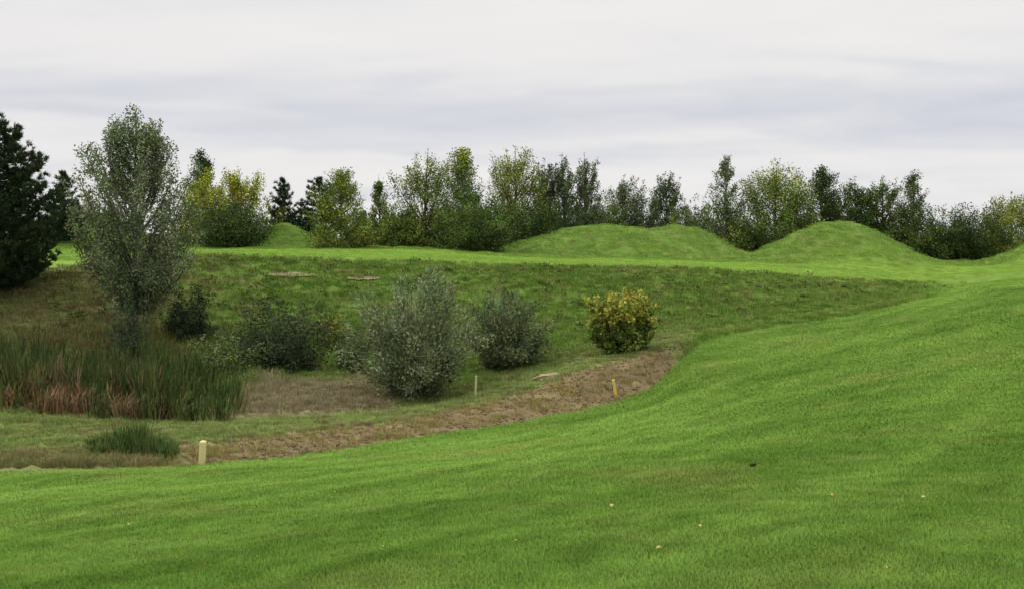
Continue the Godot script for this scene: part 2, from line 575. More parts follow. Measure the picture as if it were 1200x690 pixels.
	mesh_node("foliage" if bush else "crown", crown.mesh(), leaf_mat, root)
	return root

# a pine: whorls of rising branches with tufts of needles
func pine(s: Dictionary) -> Node3D:
	rng.seed = s.seed
	var d: float = s.d
	var base := at(s.px, d)
	var tall: float = EYE - (s.top - HORIZON) / FOCAL * d - base.y
	var reach: float = s.w * 0.5 * d / FOCAL
	var root := Node3D.new()
	root.name = numbered(s.name)
	add_child(root)
	root.position = base - Vector3(0, 0.06, 0)
	tag(root, s.label, s.category, s.get("group", ""))
	var wood := Faces.new()
	var crown := Faces.new()
	var bark := Color(0.075, 0.058, 0.045)
	wood.tube([Vector3.ZERO, Vector3(0.04, tall * 0.5, 0.02), Vector3(0, tall * 0.98, 0)], [tall * 0.02, tall * 0.012, 0.01], 7, bark)
	var whorls: int = s.get("whorls", 15)
	var low: float = s.get("low", 0.06)
	var needle: float = s.get("needle", 0.2)
	var per: int = s.get("per", 14)
	var pal: Array = s.pal
	for w in whorls:
		var t := float(w) / (whorls - 1)
		var h := tall * lerpf(low, 0.95, t)
		var wide: float = reach * (pow(1.0 - t, s.get("taper", 0.65)) * 0.96 + 0.06) * minf(1.0, 0.7 + t * 3.0)
		var arms := int(lerpf(9, 4, t))
		for b in arms:
			var az := w * 1.9 + TAU * b / arms + rng.randf_range(-0.3, 0.3)
			var out := wide * rng.randf_range(0.72, 1.1)
			var dir := Vector3(cos(az), 0, sin(az))
			var start := Vector3(0, h + rng.randf_range(-0.15, 0.15), 0)
			var mid := start + dir * out * 0.6 + Vector3(0, out * 0.12, 0)
			var end := start + dir * out + Vector3(0, out * rng.randf_range(0.3, 0.6), 0)
			end.y = minf(end.y, tall)
			wood.tube([start, mid, end], [tall * 0.005, tall * 0.0035, 0.008], 4, bark)
			var steps := int(clampf(out / (needle * 0.75), 3, 16))
			for k in steps:
				var f := lerpf(0.22, 1.0, (k + rng.randf()) / steps)
				var p := start.lerp(mid, f / 0.6) if f < 0.6 else mid.lerp(end, (f - 0.6) / 0.4)
				var tone := jitter(pick(pal), 0.2)
				for side in 3:
					var q := p + Vector3(-dir.z, 0.15, dir.x) * rng.randf_range(-1, 1) * out * 0.22 * (1.15 - f * 0.6) + ball() * needle * 0.7
					var axis := (dir * 0.6 + Vector3(0, 0.9, 0) + ball() * 0.6).normalized()
					for nn in per:
						var nd := (axis + random_dir() * 0.85).normalized()
						var sd := nd.cross(random_dir()).normalized() * needle * 0.09
						var o := q + ball() * needle * 0.35
						crown.tri(o - sd, o + sd, o + nd * needle * rng.randf_range(0.7, 1.15), jitter(tone, 0.2))
	mesh_node("trunk", wood.mesh(), bark_mat, root)
	mesh_node("crown", crown.mesh(), needle_mat, root)
	return root

func post_mesh(tall: float, half: float, color: Color) -> ArrayMesh:   # square stake, chamfered corners, bevelled head, set in the ground
	var f := Faces.new()
	var ch := half * 0.22
	var ring := [Vector2(half, half - ch), Vector2(half - ch, half), Vector2(-half + ch, half), Vector2(-half, half - ch), Vector2(-half, -half + ch), Vector2(-half + ch, -half), Vector2(half - ch, -half), Vector2(half, -half + ch)]
	var levels := [[-0.15, 0.9], [0.0, 0.97], [tall * 0.5, 1.0], [tall - half * 0.5, 1.02], [tall - half * 0.1, 0.8], [tall, 0.45]]
	for l in levels.size() - 1:
		for i in 8:
			var a: Vector2 = ring[i]
			var b: Vector2 = ring[(i + 1) % 8]
			var y0: float = levels[l][0]
			var y1: float = levels[l + 1][0]
			var k0: float = levels[l][1]
			var k1: float = levels[l + 1][1]
			var c := jitter(color, 0.06)
			f.tri(Vector3(a.x * k0, y0, a.y * k0), Vector3(b.x * k1, y1, b.y * k1), Vector3(b.x * k0, y0, b.y * k0), c)
			f.tri(Vector3(a.x * k0, y0, a.y * k0), Vector3(a.x * k1, y1, a.y * k1), Vector3(b.x * k1, y1, b.y * k1), c)
	for i in range(1, 7):
		f.tri(Vector3(ring[0].x * 0.45, tall, ring[0].y * 0.45), Vector3(ring[i + 1].x * 0.45, tall, ring[i + 1].y * 0.45), Vector3(ring[i].x * 0.45, tall, ring[i].y * 0.45), color)
	return f.mesh()

func stone_mesh(radius: Vector3, rough: float, color: Color, rings := 6, sides := 9) -> ArrayMesh:
	var f := Faces.new()
	var pts := []
	for r in rings + 1:
		var row := []
		for s in sides:
			var th := PI * r / rings
			var ph := TAU * s / sides
			var n := Vector3(sin(th) * cos(ph), cos(th), sin(th) * sin(ph))
			var k := 1.0 + rough * noise_c.get_noise_3d(n.x * 120.0 + radius.x * 999.0, n.y * 120.0, n.z * 120.0) * 2.0
			row.append(n * radius * k)
		pts.append(row)
	for r in rings:
		for s in sides:
			var s2 := (s + 1) % sides
			var c := jitter(color, 0.08)
			f.tri(pts[r][s], pts[r + 1][s2], pts[r][s2], c)
			f.tri(pts[r][s], pts[r + 1][s], pts[r + 1][s2], c)
	return f.mesh()

# ---------------------------------------------------------------- the scene
func _ready() -> void:
	# camera
	var cam := Camera3D.new()
	cam.name = "camera"
	cam.near = 0.1
	cam.far = 9000.0
	cam.projection = Camera3D.PROJECTION_FRUSTUM
	cam.size = 2.0 * 0.1 * 345.0 / FOCAL
	cam.frustum_offset = Vector2(0.0, -(345.0 - HORIZON) / FOCAL * 0.1)
	add_child(cam)
	cam.position = Vector3(0, EYE, 0)
	cam.current = true
	# sky and exposure
	var env := Environment.new()
	env.background_mode = Environment.BG_SKY
	env.sky = Sky.new()
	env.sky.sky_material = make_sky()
	env.background_energy_multiplier = 1.0
	env.tonemap_mode = Environment.TONE_MAPPER_LINEAR
	env.tonemap_exposure = 1.0
	env.sdfgi_enabled = true
	env.ssao_enabled = true
	env.ssil_enabled = true
	var around := WorldEnvironment.new()
	around.name = "environment"
	around.environment = env
	add_child(around)
	# sun, veiled by thin cloud, high on the left
	var sun := DirectionalLight3D.new()
	sun.name = "sun"
	sun.light_energy = 0.5
	sun.light_color = Color(1.0, 0.955, 0.88)
	sun.light_angular_distance = 12.0
	sun.shadow_enabled = true
	add_child(sun)
	sun.look_at_from_position(Vector3(-12, 15, -2), Vector3.ZERO, Vector3.UP)

	for n in [[noise_a, 5, 0.05], [noise_b, 23, 0.05], [noise_c, 41, 0.05]]:
		n[0].seed = n[1]
		n[0].frequency = n[2]
		n[0].noise_type = FastNoiseLite.TYPE_SIMPLEX_SMOOTH
		n[0].fractal_octaves = 3
	make_materials()
	make_tables()
	bake()
	build_ground()
	build_trees()
	build_hollow()
	build_grass()
	build_small_things()

func build_ground() -> void:
	var f := Faces.new()
	# columns: the fine ones, and a few wide ones on either side
	var wide := [-14000.0, -6000.0, -3200.0, -1800.0, -1000.0, -620.0]
	var bearings := PackedFloat32Array(wide)
	for c in NC:
		bearings.append(P0 + c * STEP)
	for i in range(wide.size() - 1, -1, -1):
		bearings.append(1200.0 - wide[i])
	var distances := PackedFloat32Array()
	for r in NR:
		distances.append(D0 * exp(r * log_step))
	distances.append_array(PackedFloat32Array([150, 180, 230, 320, 500, 900, 1800, 4500]))
	var nb := bearings.size()
	var grid := PackedVector3Array()
	for r in distances.size():
		var d := distances[r]
		for b in nb:
			var c := b - wide.size()
			var p: Vector3
			var v := 11.5
			var px := bearings[b]
			if r < NR:
				var cc := clampi(c, 0, NC - 1)
				p = ground_pos[r * NC + cc]
				v = ground_v[r * NC + cc]
				p.x = (px - 600.0) / FOCAL * d
			else:
				p = Vector3((px - 600.0) / FOCAL * d, far_height(px, d), -d)
			grid.append(p)
			f.col.append(cover(clampf(px, -300.0, 1500.0), v, p.x, p.z))
	f.pos = grid
	f.nor.resize(grid.size())
	for r in distances.size():
		for b in nb:
			var l := grid[r * nb + maxi(b - 1, 0)]
			var q := grid[r * nb + mini(b + 1, nb - 1)]
			var n := grid[maxi(r - 1, 0) * nb + b]
			var o := grid[mini(r + 1, distances.size() - 1) * nb + b]
			f.nor[r * nb + b] = (q - l).cross(o - n).normalized()
			if r < distances.size() - 1 and b < nb - 1:
				var k := r * nb + b
				f.idx.append_array(PackedInt32Array([k, k + nb, k + 1, k + 1, k + nb, k + nb + 1]))
	var g := mesh_node("ground", f.mesh(), ground_mat, self)
	g.set_meta("kind", "structure")
	# the ground goes on behind the camera
	var h := Faces.new()
	var xs := [-200.0, -60.0, -20.0, -8.0, -3.0, -1.5, 0.0, 1.5, 3.0, 8.0, 20.0, 60.0, 200.0]
	var zs := [-2.5, -1.0, 1.0, 4.0, 10.0, 25.0, 60.0, 160.0]
	for z in zs:
		for x in xs:
			h.pos.append(Vector3(x, at(600.0 + clampf(x / 2.5, -0.6, 0.6) * FOCAL, 2.5).y, z))
			h.nor.append(Vector3.UP)
			h.col.append(cover(600.0, 0.5, x, z))
	for r in zs.size() - 1:
		for c in xs.size() - 1:
			var k: int = r * xs.size() + c
			var n := xs.size()
			h.idx.append_array(PackedInt32Array([k, k + 1, k + n, k + 1, k + n + 1, k + n]))
	var back := mesh_node("fairway_ground", h.mesh(), ground_mat, self)
	back.set_meta("kind", "structure")

const GREY_GREEN := [Color(0.150, 0.190, 0.092), Color(0.115, 0.155, 0.066), Color(0.185, 0.220, 0.120)]
const MID_GREEN := [Color(0.115, 0.172, 0.042), Color(0.088, 0.138, 0.033), Color(0.145, 0.200, 0.052)]
const LIGHT_GREEN := [Color(0.190, 0.250, 0.054), Color(0.150, 0.212, 0.046), Color(0.235, 0.280, 0.066)]
const DARK_GREEN := [Color(0.060, 0.094, 0.030), Color(0.046, 0.073, 0.024), Color(0.080, 0.116, 0.037)]
const BLUE_GREEN := [Color(0.100, 0.138, 0.062), Color(0.074, 0.108, 0.048), Color(0.128, 0.165, 0.080)]
const PINE_DARK := [Color(0.040, 0.064, 0.030), Color(0.054, 0.082, 0.038), Color(0.030, 0.050, 0.024)]
const YELLOWS := [Color(0.330, 0.370, 0.038), Color(0.270, 0.335, 0.038), Color(0.390, 0.390, 0.045)]
const ORANGES := [Color(0.380, 0.190, 0.035), Color(0.300, 0.230, 0.040)]
const OLIVE := [Color(0.225, 0.255, 0.050), Color(0.275, 0.295, 0.062)]

func build_trees() -> void:
	var edge := "trees along the far edge of the course"
	pine({"name": "pine_tree", "category": "tree", "px": -6, "d": 50.0, "top": 136, "w": 190, "seed": 1, "whorls": 24, "per": 20, "needle": 0.24, "taper": 0.5, "low": 0.03, "pal": PINE_DARK, "label": "large near-black pine standing on the bank beside the reeds"})
	pine({"name": "pine_tree", "category": "tree", "px": 74, "d": 74.0, "top": 200, "w": 56, "seed": 2, "whorls": 10, "per": 16, "needle": 0.28, "pal": PINE_DARK, "group": edge, "label": "small dark pine between the large pine and the grey-green poplar"})
	woody({"name": "poplar_tree", "category": "tree", "px": 158, "d": 44.0, "top": 116, "w": 138, "seed": 3, "limbs": 100, "leaves": 56000, "leaf": 0.080, "slim": 0.62, "clump": 0.15, "rise": 1.25, "low": 0.27, "shape": "poplar", "lobes": 0.6, "pal": [Color(0.175, 0.220, 0.105), Color(0.135, 0.180, 0.076), Color(0.215, 0.255, 0.138)], "bark": Color(0.20, 0.19, 0.15), "girth": 0.014, "label": "tall grey-green poplar with loose upright crown rising behind the reeds"})
	woody({"name": "conifer_tree", "category": "tree", "px": 236, "d": 96.0, "top": 176, "w": 67, "seed": 4, "limbs": 54, "leaves": 10500, "leaf": 0.15, "shape": "cone", "rise": 0.2, "low": 0.05, "pal": DARK_GREEN, "group": edge, "label": "dark pointed conifer rising behind the yellow-green birch"})
	woody({"name": "birch_tree", "category": "tree", "px": 240, "d": 84.0, "top": 196, "w": 68, "seed": 5, "limbs": 34, "leaves": 8500, "leaf": 0.14, "clump": 0.2, "rise": 1.3, "pal": LIGHT_GREEN, "accent": YELLOWS, "accent_from": 0.2, "accent_share": 0.85, "bark": Color(0.35, 0.34, 0.31), "group": edge, "label": "yellow-green birch behind the right side of the poplar"})
	woody({"name": "maple_tree", "category": "tree", "px": 281, "d": 86.0, "top": 196, "w": 74, "seed": 6, "limbs": 46, "leaves": 12750, "leaf": 0.14, "clump": 0.2, "rise": 1.1, "pal": MID_GREEN + OLIVE, "accent": ORANGES + YELLOWS + YELLOWS, "accent_from": 0.5, "accent_share": 0.8, "group": edge, "label": "tree turning orange and yellow at its top"})
	woody({"name": "dark_shrub", "category": "shrub", "px": 270, "d": 79.0, "top": 238, "w": 97, "seed": 7, "bush": true, "limbs": 81, "leaves": 16200, "leaf": 0.13, "clump": 0.2, "shape": "round", "low": 0.02, "pal": DARK_GREEN, "group": edge, "label": "broad dark shrub at the foot of the orange-topped tree"})
	pine({"name": "pine_tree", "category": "tree", "px": 331, "d": 96.0, "top": 207, "w": 50, "seed": 8, "whorls": 11, "per": 16, "needle": 0.3, "pal": PINE_DARK, "group": edge, "label": "dark pointed pine rising behind the little grass hump"})
	pine({"name": "pine_tree", "category": "tree", "px": 374, "d": 97.0, "top": 206, "w": 62, "seed": 9, "whorls": 11, "per": 16, "needle": 0.3, "taper": 0.45, "pal": PINE_DARK, "group": edge, "label": "dark round-topped pine half hidden by the broad olive-green tree"})
	woody({"name": "hornbeam_tree", "category": "tree", "px": 399, "d": 78.0, "top": 198, "w": 100, "seed": 10, "limbs": 86, "leaves": 16500, "leaf": 0.12, "clump": 0.15, "shape": "cone", "rise": 0.7, "low": 0.03, "pal": OLIVE + LIGHT_GREEN + MID_GREEN, "group": edge, "label": "broad cone-shaped olive-green tree with foliage down to the grass"})
	woody({"name": "slender_tree", "category": "tree", "px": 444, "d": 90.0, "top": 204, "w": 38, "seed": 11, "limbs": 49, "leaves": 6750, "leaf": 0.12, "shape": "cone", "rise": 0.8, "low": 0.03, "pal": MID_GREEN, "group": edge, "label": "slender spire-like tree beside the broad olive-green tree"})
	woody({"name": "leafy_shrub", "category": "shrub", "px": 462, "d": 88.0, "top": 238, "w": 67, "seed": 12, "bush": true, "limbs": 54, "leaves": 11137, "leaf": 0.13, "shape": "round", "low": 0.02, "pal": MID_GREEN + LIGHT_GREEN, "group": edge, "label": "rounded green shrub filling the gap by the spire-like tree"})
	woody({"name": "alder_tree", "category": "tree", "px": 500, "d": 88.0, "top": 172, "w": 95, "seed": 13, "limbs": 46, "leaves": 13500, "leaf": 0.14, "clump": 0.18, "rise": 1.4, "low": 0.06, "pal": MID_GREEN + LIGHT_GREEN, "accent": OLIVE, "accent_share": 0.5, "group": edge, "label": "loose open-crowned tree with ragged olive shoots at its top"})
	woody({"name": "alder_tree", "category": "tree", "px": 541, "d": 85.0, "top": 175, "w": 84, "seed": 14, "limbs": 62, "leaves": 15000, "leaf": 0.14, "clump": 0.18, "rise": 1.1, "low": 0.05, "shape": "cone", "pal": MID_GREEN, "accent": OLIVE + YELLOWS, "accent_from": 0.75, "accent_share": 0.55, "bark": Color(0.30, 0.29, 0.26), "group": edge, "label": "dense green tree with yellowish tip and pale trunk foot"})
	woody({"name": "dark_shrub", "category": "shrub", "px": 562, "d": 80.0, "top": 226, "w": 97, "seed": 15, "bush": true, "limbs": 81, "leaves": 18225, "leaf": 0.13, "shape": "round", "low": 0.02, "pal": DARK_GREEN + MID_GREEN, "group": edge, "label": "dark tangled shrub at the left toe of the long grass mound"})
	woody({"name": "ash_tree", "category": "tree", "px": 604, "d": 93.0, "top": 168, "w": 92, "seed": 16, "limbs": 51, "leaves": 17812, "leaf": 0.14, "clump": 0.19, "rise": 1.2, "low": 0.08, "pal": LIGHT_GREEN + OLIVE, "accent": OLIVE, "group": edge, "label": "tall olive-yellow tree, the tallest above the long grass mound"})
	woody({"name": "dark_shrub", "category": "shrub", "px": 625, "d": 88.0, "top": 232, "w": 90, "seed": 17, "bush": true, "limbs": 68, "leaves": 14175, "leaf": 0.13, "shape": "round", "low": 0.02, "pal": DARK_GREEN, "group": edge, "label": "dark undergrowth shrub below the tall olive-yellow tree"})
	woody({"name": "blue_green_tree", "category": "tree", "px": 638, "d": 97.0, "top": 184, "w": 52, "seed": 18, "limbs": 46, "leaves": 10312, "leaf": 0.14, "rise": 1.3, "shape": "column", "low": 0.04, "pal": BLUE_GREEN, "group": edge, "label": "dark blue-green tree right beside the tall olive-yellow tree"})
	woody({"name": "blue_green_tree", "category": "tree", "px": 660, "d": 96.0, "top": 178, "w": 46, "seed": 19, "limbs": 46, "leaves": 10312, "leaf": 0.14, "rise": 1.5, "shape": "column", "low": 0.04, "pal": BLUE_GREEN + GREY_GREEN, "group": edge, "label": "narrow blue-green tree, middle of three behind the long mound"})
	woody({"name": "blue_green_tree", "category": "tree", "px": 686, "d": 98.0, "top": 177, "w": 46, "seed": 20, "limbs": 46, "leaves": 10312, "leaf": 0.14, "rise": 1.5, "shape": "column", "low": 0.04, "pal": BLUE_GREEN + GREY_GREEN, "group": edge, "label": "narrow blue-green tree at the end of a row of three"})
	woody({"name": "grey_green_tree", "category": "tree", "px": 732, "d": 112.0, "top": 204, "w": 66, "seed": 21, "limbs": 49, "leaves": 12188, "leaf": 0.16, "rise": 1.2, "low": 0.04, "pal": BLUE_GREEN + GREY_GREEN, "group": edge, "label": "hazy grey-green tree rising behind the crest of the long mound"})
	woody({"name": "leafy_shrub", "category": "shrub", "px": 757, "d": 110.0, "top": 222, "w": 51, "seed": 22, "bush": true, "limbs": 49, "leaves": 9112, "leaf": 0.16, "shape": "round", "low": 0.02, "pal": BLUE_GREEN, "group": edge, "label": "low grey-green shrub between two hazy trees behind the long mound"})
	woody({"name": "grey_green_tree", "category": "tree", "px": 780, "d": 112.0, "top": 200, "w": 57, "seed": 23, "limbs": 46, "leaves": 11250, "leaf": 0.16, "rise": 1.4, "shape": "column", "low": 0.04, "pal": BLUE_GREEN, "group": edge, "label": "upright hazy tree behind the right shoulder of the long mound"})
	woody({"name": "leafy_shrub", "category": "shrub", "px": 817, "d": 104.0, "top": 228, "w": 56, "seed": 24, "bush": true, "limbs": 49, "leaves": 9112, "leaf": 0.15, "shape": "round", "low": 0.02, "pal": GREY_GREEN + MID_GREEN, "group": edge, "label": "pale green shrub beside the thin see-through tree"})
	woody({"name": "thin_tree", "category": "tree", "px": 851, "d": 92.0, "top": 180, "w": 66, "seed": 25, "limbs": 40, "leaves": 7875, "leaf": 0.13, "clump": 0.13, "rise": 1.2, "shape": "cone", "low": 0.04, "pal": GREY_GREEN + MID_GREEN, "group": edge, "label": "thin see-through tree above the dip between two mounds"})
	woody({"name": "maple_tree", "category": "tree", "px": 908, "d": 93.0, "top": 187, "w": 123, "seed": 26, "limbs": 68, "leaves": 30000, "leaf": 0.14, "clump": 0.18, "rise": 0.9, "low": 0.03, "pal": MID_GREEN + LIGHT_GREEN, "accent": YELLOWS, "accent_from": 0.8, "accent_share": 0.6, "group": edge, "label": "broad green tree with a golden yellow top beside the pointed mound"})
	woody({"name": "dark_shrub", "category": "shrub", "px": 884, "d": 90.0, "top": 240, "w": 79, "seed": 27, "bush": true, "limbs": 59, "leaves": 13162, "leaf": 0.13, "shape": "round", "low": 0.02, "pal": DARK_GREEN + MID_GREEN, "group": edge, "label": "dark shrub in the dip between the long and the pointed mound"})
	woody({"name": "conifer_tree", "category": "tree", "px": 964, "d": 96.0, "top": 194, "w": 75, "seed": 28, "limbs": 73, "leaves": 15000, "leaf": 0.14, "shape": "cone", "rise": 0.3, "low": 0.04, "pal": DARK_GREEN, "group": edge, "label": "dark conical tree behind the top of the pointed mound"})
	woody({"name": "oak_tree", "category": "tree", "px": 1003, "d": 98.0, "top": 206, "w": 68, "seed": 29, "limbs": 51, "leaves": 14062, "leaf": 0.14, "rise": 0.9, "low": 0.06, "pal": DARK_GREEN + MID_GREEN, "group": edge, "label": "dark bushy tree just right of the conical tree"})
	woody({"name": "oak_tree", "category": "tree", "px": 1035, "d": 97.0, "top": 204, "w": 72, "seed": 30, "limbs": 51, "leaves": 14062, "leaf": 0.14, "rise": 0.9, "low": 0.06, "pal": DARK_GREEN + MID_GREEN, "group": edge, "label": "dark lumpy-crowned tree beside the thin leaning tree"})
	woody({"name": "thin_tree", "category": "tree", "px": 1071, "d": 95.0, "top": 196, "w": 55, "seed": 31, "limbs": 32, "leaves": 6750, "leaf": 0.14, "clump": 0.2, "rise": 1.3, "shape": "cone", "low": 0.05, "pal": BLUE_GREEN + MID_GREEN, "group": edge, "label": "thin tree with two ragged shoots above the pointed mound's right slope"})
	woody({"name": "dark_shrub", "category": "shrub", "px": 1095, "d": 92.0, "top": 238, "w": 77, "seed": 32, "bush": true, "limbs": 65, "leaves": 14175, "leaf": 0.13, "shape": "round", "low": 0.02, "pal": DARK_GREEN + MID_GREEN, "group": edge, "label": "dark shrub leaning over the pointed mound's right slope"})
	woody({"name": "dark_shrub", "category": "shrub", "px": 1133, "d": 92.0, "top": 238, "w": 84, "seed": 33, "bush": true, "limbs": 65, "leaves": 15187, "leaf": 0.13, "shape": "round", "low": 0.02, "pal": DARK_GREEN, "group": edge, "label": "large dark shrub at the lowest point of the mound line"})
	woody({"name": "birch_tree", "category": "tree", "px": 1186, "d": 94.0, "top": 224, "w": 83, "seed": 34, "limbs": 54, "leaves": 15000, "leaf": 0.13, "rise": 0.9, "low": 0.03, "pal": LIGHT_GREEN + OLIVE, "accent": OLIVE, "bark": Color(0.3, 0.29, 0.26), "group": edge, "label": "yellow-green bushy tree past the large dark shrub"})
	woody({"name": "birch_tree", "category": "tree", "px": 1238, "d": 98.0, "top": 215, "w": 101, "seed": 35, "limbs": 54, "leaves": 15000, "leaf": 0.14, "rise": 0.9, "low": 0.03, "pal": LIGHT_GREEN + MID_GREEN, "group": edge, "label": "green tree at the end of the tree line"})

	var under := [[345, 99.0, 246, 46, "low dark shrub between the two dark pines"], [425, 92.0, 244, 44, "low shrub behind the right side of the broad olive-green tree"], [482, 93.0, 246, 60, "low green shrub under the open-crowned tree"], [520, 90.0, 236, 56, "green shrub between the open-crowned and the pale-footed tree"], [590, 92.0, 228, 60, "dark green shrub behind the tangled shrub at the mound's toe"], [655, 92.0, 232, 60, "dark shrub under the narrow blue-green trees"], [692, 100.0, 230, 52, "grey-green shrub under the last of three narrow trees"], [715, 108.0, 232, 40, "low shrub left of the hazy grey-green tree"], [800, 108.0, 228, 40, "low shrub under the upright hazy tree"], [846, 96.0, 236, 56, "green shrub under the thin see-through tree"], [930, 95.0, 224, 56, "dark green shrub between the golden-topped and the conical tree"], [985, 100.0, 228, 52, "dark shrub in the gap behind the pointed mound's top"], [1020, 99.0, 236, 54, "dark shrub below the lumpy-crowned tree"], [1060, 96.0, 234, 54, "dark shrub under the thin tree with two ragged shoots"], [1160, 96.0, 244, 54, "green shrub between the large dark shrub and the yellow-green tree"]]
	for k in under.size():
		var u: Array = under[k]
		woody({"name": "undergrowth_shrub", "category": "shrub", "px": u[0], "d": u[1], "top": u[2], "w": u[3] * 1.15, "seed": 120 + k, "bush": true, "limbs": 50, "leaves": 9450, "leaf": 0.14, "shape": "round", "low": 0.02, "pal": [DARK_GREEN + MID_GREEN, MID_GREEN, DARK_GREEN][k % 3], "group": "undergrowth closing the tree line", "label": u[4]})

func build_hollow() -> void:
	woody({"name": "willow_bush", "category": "bush", "px": 487, "d": 35.8, "top": 316, "w": 146, "seed": 50, "bush": true, "limbs": 120, "leaves": 32000, "leaf": 0.11, "slim": 0.32, "clump": 0.15, "stretch": 0.9, "comb": 1.0, "droop": 0.1, "shape": "round", "low": 0.10, "pal": [Color(0.195, 0.235, 0.118), Color(0.128, 0.165, 0.076), Color(0.245, 0.280, 0.160)], "bark": Color(0.09, 0.075, 0.06), "girth": 0.012, "label": "large silvery willow bush in front of the grassy bank", "group": "bushes in the pond hollow"})
	woody({"name": "willow_bush", "category": "bush", "px": 592, "d": 40.6, "top": 338, "w": 104, "seed": 51, "bush": true, "limbs": 90, "leaves": 21000, "leaf": 0.11, "slim": 0.34, "clump": 0.15, "stretch": 0.8, "comb": 0.9, "droop": 0.1, "shape": "round", "low": 0.06, "pal": [Color(0.150, 0.190, 0.090), Color(0.100, 0.138, 0.058), Color(0.195, 0.230, 0.120)], "girth": 0.012, "label": "smaller grey-green willow bush just right of the large silvery one", "group": "bushes in the pond hollow"})
	woody({"name": "dark_bush", "category": "bush", "px": 330, "d": 42.0, "top": 348, "w": 136, "seed": 52, "bush": true, "limbs": 80, "leaves": 15000, "leaf": 0.10, "slim": 0.4, "clump": 0.17, "shape": "round", "low": 0.03, "pal": [Color(0.052, 0.075, 0.036), Color(0.038, 0.056, 0.028), Color(0.085, 0.110, 0.058)], "girth": 0.012, "label": "wide dark green bush between the reeds and the silvery willow", "group": "bushes in the pond hollow"})
	woody({"name": "dark_bush", "category": "bush", "px": 222, "d": 47.0, "top": 334, "w": 66, "seed": 53, "bush": true, "limbs": 40, "leaves": 6500, "leaf": 0.10, "slim": 0.45, "clump": 0.17, "shape": "oval", "low": 0.03, "pal": [Color(0.045, 0.065, 0.032), Color(0.034, 0.050, 0.024), Color(0.075, 0.095, 0.045)], "girth": 0.012, "label": "small dark bush on the bank right of the poplar trunk", "group": "bushes in the pond hollow"})
	woody({"name": "leafy_bush", "category": "bush", "px": 150, "d": 42.5, "top": 350, "w": 46, "seed": 58, "bush": true, "limbs": 46, "leaves": 6500, "leaf": 0.09, "slim": 0.35, "clump": 0.17, "comb": 0.9, "shape": "round", "low": 0.03, "pal": [Color(0.085, 0.125, 0.060), Color(0.070, 0.105, 0.050), Color(0.110, 0.150, 0.075)], "girth": 0.012, "label": "soft grey-green thicket hiding the foot of the poplar", "group": "bushes in the pond hollow"})
	woody({"name": "leafy_bush", "category": "bush", "px": 268, "d": 40.0, "top": 385, "w": 74, "seed": 54, "bush": true, "limbs": 40, "leaves": 6500, "leaf": 0.09, "slim": 0.45, "clump": 0.2, "shape": "round", "low": 0.03, "pal": MID_GREEN + GREY_GREEN, "girth": 0.012, "label": "low green bush where the reeds meet the wide dark bush", "group": "bushes in the pond hollow"})
	woody({"name": "leafy_bush", "category": "bush", "px": 413, "d": 42.0, "top": 376, "w": 54, "seed": 55, "bush": true, "limbs": 36, "leaves": 5500, "leaf": 0.09, "slim": 0.4, "clump": 0.2, "shape": "round", "low": 0.03, "pal": GREY_GREEN + DARK_GREEN, "girth": 0.012, "label": "small grey-green bush tucked against the silvery willow", "group": "bushes in the pond hollow"})
	woody({"name": "yellow_weed", "category": "plant", "px": 388, "d": 47.0, "top": 362, "w": 34, "seed": 56, "bush": true, "limbs": 18, "leaves": 1400, "leaf": 0.12, "slim": 0.5, "clump": 0.25, "shape": "round", "low": 0.05, "pal": [Color(0.24, 0.26, 0.05), Color(0.15, 0.19, 0.04)], "girth": 0.012, "label": "yellow-leaved weed on the bank behind the wide dark bush"})
	woody({"name": "golden_bush", "category": "bush", "px": 729, "d": 38.7, "top": 339, "w": 72, "seed": 57, "bush": true, "limbs": 170, "leaves": 30000, "leaf": 0.088, "slim": 0.75, "clump": 0.12, "lobes": 0.1, "shape": "box", "low": 0.16, "pal": [Color(0.120, 0.175, 0.040), Color(0.170, 0.215, 0.050)], "accent": [Color(0.380, 0.365, 0.070), Color(0.330, 0.340, 0.070), Color(0.280, 0.310, 0.065)], "accent_from": 0.55, "accent_share": 0.9, "girth": 0.012, "label": "compact round bush with golden yellow top above the bare soil", "group": "bushes in the pond hollow"})
	# reeds
	rng.seed = 60
	var reed := tuft(8, 0.2, 1.0, 0.034, 0.45, 0.4)
	var green := PackedFloat32Array()
	var russet := PackedFloat32Array()
	for i in 3300:
		var px := rng.randf_range(-140.0, 285.0)
		var d := rng.randf_range(29.3, 38.5)
		if px > 190.0 and rng.randf() < pow((px - 190.0) / 95.0, 0.8) + 0.5 * noise_c.get_noise_2d(px * 4.0, d * 12.0):
			continue
		var p := at(px, d)
		var front := d < 31.0 + 1.2 * noise_a.get_noise_2d(px * 2.0, 3.0)
		var k := noise_b.get_noise_2d(px * 3.2, 7.0) + rng.randf_range(-0.2, 0.2)
		var lean := Vector2(rng.randf_range(-0.25, 0.25), rng.randf_range(-0.2, 0.2))
		var tall := rng.randf_range(0.9, 2.5) * (0.92 + 0.8 * noise_c.get_noise_2d(p.x * 9.0, p.z * 9.0)) * (0.72 + 0.28 * smoothstep(29.3, 32.5, d)) * (1.0 - 0.25 * smoothstep(180.0, 280.0, px))
		k -= 0.25 * smoothstep(60.0, 200.0, px)
		if (front and k > -0.12) or k > 0.22:
			put(russet, p, rng.randf() * TAU, 1.0, tall * 0.82, lean, jitter(Color(0.200, 0.115, 0.065).lerp(Color(0.330, 0.260, 0.150), rng.randf() * rng.randf()), 0.25))
		else:
			put(green, p, rng.randf() * TAU, 1.0, tall, lean, jitter(Color(0.050, 0.082, 0.026).lerp(Color(0.150, 0.170, 0.055), rng.randf() * rng.randf()), 0.35))
	scatter("green_reeds", reed, grass_mat, green, "dense tall green reeds filling the left of the pond hollow", "reeds")
